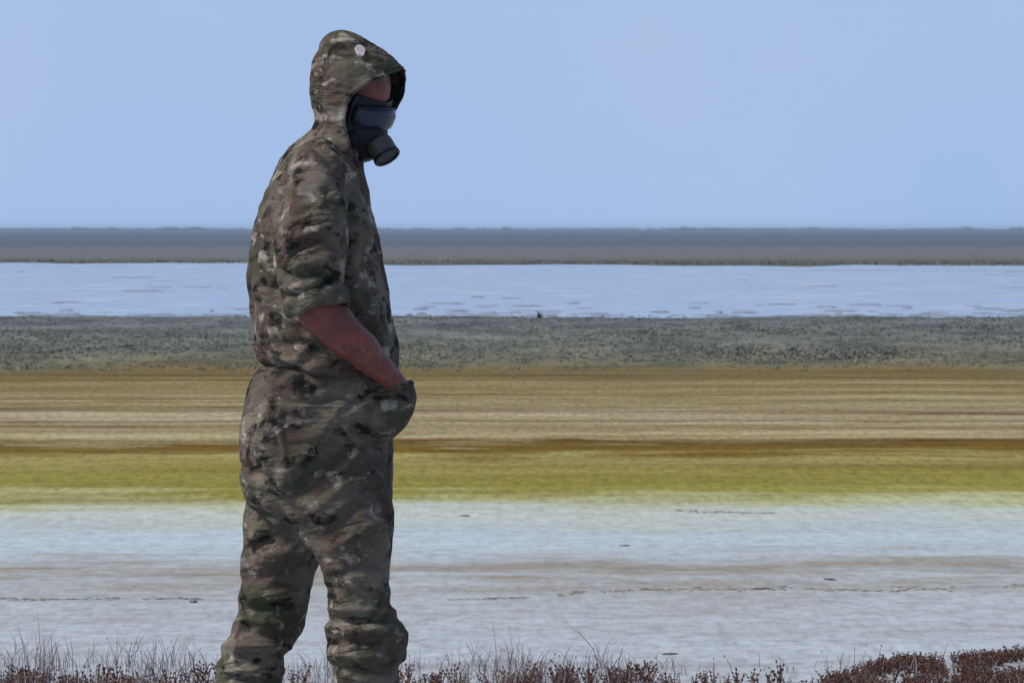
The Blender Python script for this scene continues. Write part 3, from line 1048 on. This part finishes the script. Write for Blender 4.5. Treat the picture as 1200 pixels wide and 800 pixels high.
jacket_o = tag(link('jacket', jacket, M_jacket, person), 'crumpled camouflage jacket with sleeves rolled to the elbow')



def cuff(sg):
    """rolled-up end of a sleeve: a soft band open at the bottom, the arm passes through"""
    c0 = P(369, 343, sg * .2385)
    c1 = P(373.5, 364, sg * .241)
    ax = (c1 - c0)
    ln = np.linalg.norm(ax)
    ax = ax / ln
    u = np.cross(ax, (0, 1, 0))
    u /= np.linalg.norm(u)
    w = np.cross(u, ax)
    m = 72
    prof = [(-.006, .058), (-.004, .066), (.004, .0705), (.016, .0715), (.028, .0700), (.036, .0665), (.038, .062), (.034, .0575), (.022, .0555), (.004, .055)]
    th = np.linspace(0, 2 * math.pi, m, endpoint=False)
    rings = []
    for k_, (a, r) in enumerate(prof):
        wv_ = 1 + 0.03 * np.sin(3 * th + 1.2 * sg) + 0.022 * np.sin(7 * th + 0.5 + k_ * 0.35) + 0.012 * np.sin(13 * th + k_)
        sh = 0.004 * np.sin(2 * th + 0.7) + 0.002 * np.sin(5 * th)
        rings.append(c0 + np.outer(a + sh, ax) + np.outer(r * wv_ * np.cos(th), u) + np.outer(r * 0.98 * wv_ * np.sin(th), w))
    rings.append(rings[0])
    v_, f_ = rings_to_mesh(np.array(rings), cap=False)
    return link('cuff', mesh_from('cuff', v_ - ROOT, f_), M_jacket, jacket_o)


cuff(-1)
cuff(1)

# trousers
tr = [hloft([(412, 326, 438, .14), (424, 316, 448, .16), (431, 305, 453, .178), (438, 298, 456, .187), (450, 292, 457, .192), (470, 286, 458, .197), (500, 281, 459, .198), (530, 281, 460, .198), (560, 284, 461, .193), (585, 287, 460, .182), (600, 300, 445, .15), (606, 315, 425, .12)], 0, 60, 72, 2.4),
      hloft([(555, 300, 450, .085), (590, 320, 461, .1), (620, 351, 461, .1), (655, 372, 460, .099), (690, 382, 459, .096), (708, 384, 459, .093), (719, 385, 463, .093), (728, 384, 472, .098), (742, 382, 477, .102), (758, 382, 477, .101), (770, 385, 475, .098), (778, 388, 470, .09), (788, 391, 467, .086),
             (800, 392, 468, .085), (840, 392, 464, .083), (900, 395, 460, .08), (950, 399, 462, .082), (966, 403, 456, .07)], -.1, 110, 56, 2.2),
      hloft([(555, 292, 430, .085), (590, 287, 415, .1), (620, 285, 396, .1), (655, 283, 376, .099), (690, 281, 364, .096), (720, 277, 358, .092), (738, 271, 355, .093), (750, 266, 349, .094), (760, 261, 339, .09), (770, 257, 334, .085),
             (800, 249, 331, .083), (850, 239, 318, .08), (910, 231, 305, .08), (945, 227, 300, .08), (960, 232, 294, .07)], .1, 110, 56, 2.2),
      # cloth bulging over the hand in the side pocket
      aloft([pt(462, 451, -.128, .038, .052), pt(464, 459, -.126, .043, .062), pt(463, 471, -.12, .044, .068), pt(458, 485, -.11, .042, .068), pt(451, 498, -.10, .034, .06), pt(440, 512, -.085, .022, .045), pt(428, 524, -.07, .010, .03)], 34, 40),
      aloft([pt(462, 470, -.12, .034, .05), pt(444, 478, -.135, .040, .05), pt(424, 488, -.142, .040, .046), pt(402, 498, -.148, .034, .038), pt(384, 506, -.15, .02, .02)], 26, 36),
      aloft([pt(462, 451, .128, .038, .052), pt(464, 459, .126, .043, .062), pt(463, 471, .12, .044, .068), pt(458, 485, .11, .042, .068), pt(451, 498, .10, .034, .06), pt(440, 512, .085, .022, .045), pt(428, 524, .07, .010, .03)], 34, 40),
      aloft([pt(462, 470, .12, .034, .05), pt(444, 478, .135, .040, .05), pt(424, 488, .142, .040, .046), pt(402, 498, .148, .034, .038), pt(384, 506, .15, .02, .02)], 26, 36)]
trousers = weld('trousers', tr, 0.0042)
relax(trousers, 5, 0.5)


def trouser_field(v, nrm, px, py):
    a1, n1 = fold_noise(v, (0.55, 0.2, 0.85), 12, 1.8, 90)
    a2, n2 = fold_noise(v, (0.9, 0.15, 0.35), 20, 4, 94)
    a3, n3 = fold_noise(v, (1, 0.2, -0.12), 26, 4.5, 98, 0.5)
    knee = sstep(670, 720, py) * (1 - 0.4 * sstep(790, 830, py))
    hip = gauss(py, 440, 25)
    d = 0.0080 * a1 * (1 - 0.5 * knee) * (1 - 0.6 * hip) + 0.0032 * a2 + 0.0085 * a3 * (0.2 + 0.8 * knee)
    d += 0.0009 * perlin(v * 45, 81)
    pk = gauss(px, 465, 30) * gauss(py, 470, 30)
    return d * (1 - 0.6 * pk)


T_STROKES = [
    (318, 467, 428, 468, 3, -4), (318, 474, 428, 474, 4, 1.5), (328, 470, 336, 540, 4, 5), (322, 470, 328, 535, 4, -4), (300, 460, 290, 540, 6, -4),
    (283, 545, 320, 565, 5, -7), (284, 558, 318, 580, 5, 5), (300, 570, 360, 605, 6, -5), (330, 585, 372, 648, 6, 6), (420, 520, 340, 590, 7, -6), (450, 540, 350, 610, 7, 5), (455, 575, 370, 630, 7, -6),
    (445, 505, 400, 560, 6, 5), (455, 610, 380, 650, 7, 5), (458, 650, 390, 680, 6, -6), (455, 690, 385, 668, 6, 5), (460, 708, 386, 690, 5, -6), (386, 712, 462, 716, 4, 7), (384, 725, 470, 722, 3, -9),
    (384, 735, 474, 741, 5, 6), (384, 752, 470, 748, 4, -7), (386, 764, 474, 770, 4, 6), (390, 780, 470, 778, 4, -8), (440, 735, 474, 772, 5, -5),
    (290, 640, 360, 610, 6, -6), (286, 660, 365, 635, 6, 6), (284, 680, 362, 655, 5, -6), (282, 700, 360, 685, 5, 6), (280, 715, 356, 705, 4, -6), (274, 728, 352, 728, 4, 6), (268, 742, 345, 745, 4, -7),
    (262, 755, 338, 758, 4, 6), (258, 768, 334, 768, 3, -7), (254, 780, 332, 786, 4, 6), (250, 792, 330, 796, 4, -6), (448, 470, 395, 492, 4, 5), (452, 482, 400, 510, 4, -5), (450, 494, 408, 530, 4, 5), (470, 462, 452, 498, 4, -3),
]
drape(trousers, trouser_field, T_STROKES)
set_co(trousers, get_co(trousers) - ROOT)
trousers_o = tag(link('trousers', trousers, M_trousers, person), 'baggy camouflage trousers bunched at the knees')


for sg in (-1, 1):
    th = np.linspace(0, 2 * math.pi, 40, endpoint=False)
    c_ = P(462, 453, sg * .130)
    ring = np.array([c_ + np.array([.0385 * math.cos(t), .052 * math.sin(t), .007 * math.cos(t) + .002 * math.sin(3 * t)]) for t in th])
    rr_ = []
    for q in np.linspace(0, 2 * math.pi, 10, endpoint=False):
        k_ = np.stack([np.cos(th) * math.cos(q) * .0035, np.sin(th) * math.cos(q) * .0035, np.full(40, math.sin(q) * .005)], -1)
        rr_.append(ring + k_)
    rr_.append(rr_[0])
    v, f = rings_to_mesh(np.array(rr_), cap=False)
    link('pocket_welt', mesh_from('pocket_welt', v - ROOT, f), M_trousers, trousers_o)


# ------------------------------------------------------------------ hood
def shell_mesh(name, G, th, close=False):
    """sheet of cloth with thickness th made from a grid of points"""
    nr_, nc_ = G.shape[:2]
    du = np.gradient(G, axis=0)
    dv = np.gradient(G, axis=1)
    nn = np.cross(du, dv)
    nn /= np.maximum(np.linalg.norm(nn, axis=2), 1e-9)[..., None]
    In = G - nn * th
    v = np.vstack([G.reshape(-1, 3), In.reshape(-1, 3)])
    off = nr_ * nc_
    f = []
    for i in range(nr_ - 1):
        for j in range(nc_ - 1):
            a = i * nc_ + j
            f.append((a, a + 1, a + nc_ + 1, a + nc_))
            f.append((off + a, off + a + nc_, off + a + nc_ + 1, off + a + 1))
    for i in range(nr_ - 1):
        for j, s in ((0, 1), (nc_ - 1, -1)):
            a, b_ = i * nc_ + j, (i + 1) * nc_ + j
            f.append((a, b_, off + b_, off + a) if s > 0 else (b_, a, off + a, off + b_))
    for j in range(nc_ - 1):
        for i in (0, nr_ - 1):
            a, b_ = i * nc_ + j, i * nc_ + j + 1
            f.append((a, b_, off + b_, off + a))
    return mesh_from(name, v, f)


HOOD = [  # py, back, full front, half width, near edge x, far edge x
    (35.5, 396, 404, .010, 999, 999), (37.5, 389, 412, .028, 999, 999), (41, 383, 421, .046, 999, 999), (47, 377, 432, .063, 999, 999), (55, 372, 444, .079, 999, 999), (64, 368.5, 456, .091, 999, 999),
    (72, 366, 465, .098, 999, 999), (79, 365, 471.5, .106, 999, 999), (83, 364.5, 475, .109, 471, 999), (88, 364, 476, .113, 460, 475.5), (95, 363.5, 477, .116, 444, 476), (103, 363.5, 477, .118, 430, 475),
    (112, 364, 476, .118, 418, 472), (124, 365.5, 474, .117, 410, 466), (138, 368, 470, .114, 407, 458), (150, 366, 464, .110, 408, 450), (162, 357, 456, .105, 411, 443), (174, 347, 442, .118, 414, 432), (186, 338, 428, .13, 419, 424), (194, 334, 424, .14, 421, 423)]
rows = catmull([h[:4] for h in HOOD], 110)
hp = np.array(HOOD)
NC = 120
G = np.zeros((110, NC, 3))
for i, (py, bk, fr, w) in enumerate(rows):
    xn = np.interp(py, hp[:, 0], np.minimum(hp[:, 4], hp[:, 2] + 0.0))
    xf = np.interp(py, hp[:, 0], np.minimum(hp[:, 5], hp[:, 2] + 0.0))
    xc, a = (bk + fr) / 2, (fr - bk) / 2
    fn = math.acos(max(-1, min(1, (xc - xn) / a)))
    ff = math.acos(max(-1, min(1, (xc - xf) / a)))
    for j, ph in enumerate(np.linspace(-fn, ff, NC)):
        yv = w * math.sin(ph)
        c = P(xc - a * math.cos(ph), py, 0)
        G[i, j] = (c[0], DIST + yv + (-0.004), c[2])
flat = G.reshape(-1, 3)
b1, _ = fold_noise(flat, (0.45, 0.3, -1), 18, 5, 120)
b2, _ = fold_noise(flat, (-0.6, 0.2, -0.8), 30, 9, 124)
pyh = np.repeat(rows[:, 0], NC)
jj = np.tile(np.linspace(0, 1, NC), 110)
amp = (0.006 * b1 + 0.0035 * b2 + 0.001 * perlin(flat * 60, 128)) * sstep(36, 60, pyh)
hem = np.maximum(gauss(jj, 0.0, 0.03), gauss(jj, 1.0, 0.03)) * sstep(80, 90, pyh)
amp = amp * (1 - 0.4 * hem) + 0.003 * np.maximum(gauss(jj, 0.02, 0.018), gauss(jj, 0.98, 0.018)) * sstep(80, 90, pyh)
du = np.gradient(G, axis=0)
dv = np.gradient(G, axis=1)
nn = np.cross(du, dv).reshape(-1, 3)
nn /= np.maximum(np.linalg.norm(nn, axis=1), 1e-9)[:, None]
cent = np.array([P(418, 110)[0], DIST, P(418, 110)[2]])
if ((flat - cent) * nn).sum() < 0:
    G = G[:, ::-1]
    amp = amp.reshape(110, NC)[:, ::-1].ravel()
    flat = G.reshape(-1, 3)
    nn = -nn.reshape(110, NC, 3)[:, ::-1].reshape(-1, 3)
G = (flat + nn * amp[:, None]).reshape(G.shape)
hood = shell_mesh('hood', G - ROOT, 0.004)
hood_o = tag(link('hood', hood, M_jacket, jacket_o), 'camouflage hood pulled up with pointed brim')

# small pale raised oval on the hood
gp_ = G.reshape(-1, 3)
hx, hy = to_sketch(gp_)
score = (hx - 421) ** 2 + (hy - 60) ** 2 + 1e6 * (gp_[:, 1] > DIST)
k0 = int(np.argmin(score))
c0, n0 = gp_[k0], None
nnr = np.cross(np.gradient(G, axis=0), np.gradient(G, axis=1)).reshape(-1, 3)
n0 = nnr[k0] / np.linalg.norm(nnr[k0])
if n0[1] > 0: n0 = -n0
upv = np.array([0.1, 0, 1.0])
upv -= n0 * upv.dot(n0)
upv /= np.linalg.norm(upv)
sdv = np.cross(n0, upv)
ring0 = [(0.0, 0.0)] + [(math.cos(t) * 0.0105 * (1 + 0.12 * math.sin(3 * t)), math.sin(t) * 0.0155) for t in np.linspace(0, 2 * math.pi, 18, endpoint=False)]
pv = np.array([c0 + sdv * a + upv * b_ + n0 * (0.0045 - 0.15 * 0.0) for a, b_ in ring0] + [c0 + sdv * a + upv * b_ - n0 * 0.001 for a, b_ in ring0[1:]]) - ROOT
pf = [(0, 1 + j, 1 + (j + 1) % 18) for j in range(18)] + [(1 + j, 19 + j, 19 + (j + 1) % 18, 1 + (j + 1) % 18) for j in range(18)]
tag(link('patch', mesh_from('patch', pv, pf), M_patch, hood_o, smooth=False), 'small pale oval patch on the hood')

# ------------------------------------------------------------------ respirator
mask = bpy.data.objects.new('respirator', None)
mask.location = (0, 0, 0)
col.objects.link(mask)
mask.parent = person
tag(mask, 'black full-face respirator with smoked lens and olive canister')


def face_point(th, u, off):
    bk, fr, w = head_section(u)
    c = (bk + fr) / 2 + 0.012
    a, b_ = (fr - bk) / 2 - 0.012 + off, w + off
    return c + a * math.cos(th), b_ * math.sin(th), u


def skirt(th, u):
    sn = 0.030 * math.exp(-(th / 0.55) ** 2) * math.exp(-((u + .045) / .036) ** 2)
    edge = 0.004 * math.exp(-((abs(th) - 1.05) / 0.07) ** 2)
    return 0.008 + sn + edge


NU, NT = 44, 60
G2 = np.zeros((NU, NT, 3))
for i, u in enumerate(np.linspace(-.122, .034, NU)):
    lim = 1.10 - 0.35 * max(0, (-u - .07) / .052) ** 2 - 0.12 * max(0, (u - .006) / .03) ** 2
    for j, th in enumerate(np.linspace(-lim, lim, NT)):
        G2[i, j] = H(*face_point(th, u, skirt(th, u))) - ROOT
me = shell_mesh('face_piece', G2, -0.007)
link('face_piece', me, M_rubber, mask)
# lens
G3 = np.zeros((22, 50, 3))
for i, t in enumerate(np.linspace(-1, 1, 22)):
    for j, s in enumerate(np.linspace(-1, 1, 50)):
        u = -0.002 + 0.025 * t * (1 - 0.25 * s * s) - 0.006 * s * s
        th = 0.90 * s * (1 - 0.05 * t * t)
        G3[i, j] = H(*face_point(th, u, 0.0165 + 0.012 * (1 - abs(s) ** 3) * (1 - t ** 4))) - ROOT
lens = link('lens', shell_mesh('lens', G3, -0.004), M_lens, mask)
# rim round the lens
loop = [G3[0, j] for j in range(50)] + [G3[i, 49] for i in range(1, 22)] + [G3[21, j] for j in range(48, -1, -1)] + [G3[i, 0] for i in range(20, 0, -1)]
loop = np.array(loop)


def closed_tube(pts, r, m=8):
    k_ = len(pts)
    t = np.roll(pts, -1, 0) - np.roll(pts, 1, 0)
    t /= np.linalg.norm(t, axis=1)[:, None]
    out = pts - (HC - ROOT) - 0
    out = out / np.linalg.norm(out, axis=1)[:, None]
    w = np.cross(t, out)
    w /= np.linalg.norm(w, axis=1)[:, None]
    o2 = np.cross(w, t)
    th = np.linspace(0, 2 * math.pi, m, endpoint=False)
    v = (pts[:, None, :] + r * (np.cos(th)[None, :, None] * o2[:, None, :] + np.sin(th)[None, :, None] * w[:, None, :])).reshape(-1, 3)
    f = [(i * m + j, i * m + (j + 1) % m, ((i + 1) % k_) * m + (j + 1) % m, ((i + 1) % k_) * m + j) for i in range(k_) for j in range(m)]
    return v, f


v, f = closed_tube(loop, 0.0036)
link('lens_rim', mesh_from('lens_rim', v, f), M_rubber, lens)


def turned(c, axis, prof, m=36):
    """lathe: profile of (distance along axis, radius)"""
    axis = np.array(axis, float)
    axis /= np.linalg.norm(axis)
    u = np.cross(axis, (0.2, 1, 0.1))
    u /= np.linalg.norm(u)
    w = np.cross(axis, u)
    th = np.linspace(0, 2 * math.pi, m, endpoint=False)
    rings = np.array([[c + axis * a + r * (math.cos(t) * u + math.sin(t) * w) for t in th] for a, r in prof])
    return rings_to_mesh(rings)


cax = FW * 0.92 - UP * 0.38 - LF * 0.08
cc = H(.113, -.008, -.043)
v, f = turned(cc - ROOT, cax, [(r1, r2 * 0.78) for r1, r2 in ((0, .020), (.008, .022), (.009, .0345), (.013, .0365), (.018, .0368), (.0195, .0355), (.021, .0368), (.034, .0368), (.0355, .0355), (.037, .0368), (.044, .0368), (.048, .0350), (.049, .026), (.047, .025))])
can = link('canister', mesh_from('canister', v, f), M_can, mask, smooth=False)
v, f = turned(cc - ROOT, cax, [(r1, r2 * 0.78) for r1, r2 in ((.044, .0372), (.0445, .0385), (.050, .0385), (.0515, .037), (.0515, .031), (.049, .030))])
link('canister_cap', mesh_from('canister_cap', v, f), M_rubber, can, smooth=False)
vc = H(.098, -.002, -.088)
v, f = turned(vc - ROOT, FW * .7 - UP * .7, [(-.012, .024), (.004, .024), (.006, .021), (.012, .021), (.015, .018), (.016, .012), (.015, .011), (.015, .004)])
link('outlet_valve', mesh_from('outlet_valve', v, f), M_rubber, mask, smooth=False)
for sg in (-1, 1):
    v, f = turned(H(.082, sg * .052, -.062) - ROOT, FW * .5 + LF * sg * .85 - UP * .1, [(-.01, .019), (.006, .019), (.009, .017), (.010, .010), (.009, .009), (.010, .003)])
    link('side_port', mesh_from('side_port', v, f), M_rubber, mask, smooth=False)
# head straps
for sg in (-1, 1):
    for (u0, u1, th1) in ((.020, .045, 1.9), (.004, .010, 1.95), (-.062, -.045, 1.9)):
        Gs = np.zeros((26, 5, 3))
        for i, t in enumerate(np.linspace(0, 1, 26)):
            th = sg * (1.0 + (th1 - 1.0) * t)
            u = u0 + (u1 - u0) * t
            for j, e in enumerate(np.linspace(-1, 1, 5)):
                uu = u + e * 0.0075
                bk, fr, w = head_section(uu)
                cx_ = (bk + fr) / 2
                Gs[i, j] = H(cx_ + ((fr - bk) / 2 + .005) * math.cos(th), (w + .005) * math.sin(th), uu) - ROOT
        link('strap', shell_mesh('strap', Gs, 0.002 * sg), M_strap, mask)


# ------------------------------------------------------------------ boots
def boot(px_l, px_r, yc, py_top, label):
    x0 = (P(px_l, py_top, yc)[0] + P(px_r, py_top, yc)[0]) / 2
    yw = DIST + yc
    shaft = aloft([(x0 + .0, yw, .23, .055, .055), (x0, yw, .16, .052, .052), (x0 - .002, yw, .10, .055, .050), (x0 + .005, yw, .055, .06, .045), (x0 + .01, yw, .02, .06, .042)], 24, 30)
    foot = aloft([(x0 - .085, yw, .052, .018, .018), (x0 - .075, yw, .055, .042, .034), (x0 - .03, yw, .062, .050, .040), (x0 + .04, yw - .002, .062, .050, .043), (x0 + .10, yw - .004, .050, .038, .049), (x0 + .15, yw - .005, .043, .031, .047), (x0 + .188, yw - .006, .037, .024, .036), (x0 + .205, yw - .006, .033, .010, .015)], 40, 30)
    me_ = weld('boot', [shaft, foot], 0.006)
    relax(me_, 3)
    vv = get_co(me_)
    vv[:, 2] = np.maximum(vv[:, 2], 0.018)
    set_co(me_, vv - ROOT)
    b_ = tag(link('boot', me_, M_boot, person), label)
    th = np.linspace(0, 2 * math.pi, 40, endpoint=False)
    ox = x0 + .058 + .150 * np.cos(th)
    oy = yw - .003 + (.044 + .006 * np.cos(th)) * np.sin(th)
    rings = np.array([np.stack([ox, oy, np.full(40, z)], -1) for z in (0.001, 0.012, 0.026)]) - ROOT
    v_, f_ = rings_to_mesh(rings)
    link('sole', mesh_from('sole', v_, f_), M_sole, b_, smooth=False)


boot(399, 460, -.1, 965, 'tan boot of the forward leg')
boot(230, 298, .1, 960, 'tan boot of the rear leg')

# ------------------------------------------------------------------ haze over the flat
hz = bpy.data.materials.new('haze_air')
hz.use_nodes = True
hn, hl = hz.node_tree.nodes, hz.node_tree.links
hn.clear()
ho = hn.new('ShaderNodeOutputMaterial')
pv_ = hn.new('ShaderNodeVolumePrincipled')
pv_.inputs['Color'].default_value = (0.62, 0.79, 1.0, 1)
pv_.inputs['Density'].default_value = 0.00025
hl.new(pv_.outputs['Volume'], ho.inputs['Volume'])
x0, x1, y0, y1, z0, z1 = -5200, 5200, -400, 4400, -1.1, 2.9
hv = [(x0, y0, z0), (x1, y0, z0), (x1, y1, z0), (x0, y1, z0), (x0, y0, z1), (x1, y0, z1), (x1, y1, z1), (x0, y1, z1)]
hf = [(0, 3, 2, 1), (4, 5, 6, 7), (0, 1, 5, 4), (1, 2, 6, 5), (2, 3, 7, 6), (3, 0, 4, 7)]
haze = link('haze', mesh_from('haze', hv, hf), hz, smooth=False)
tag(haze, 'thin bluish haze lying over the whole flat', 'haze', kind='stuff')
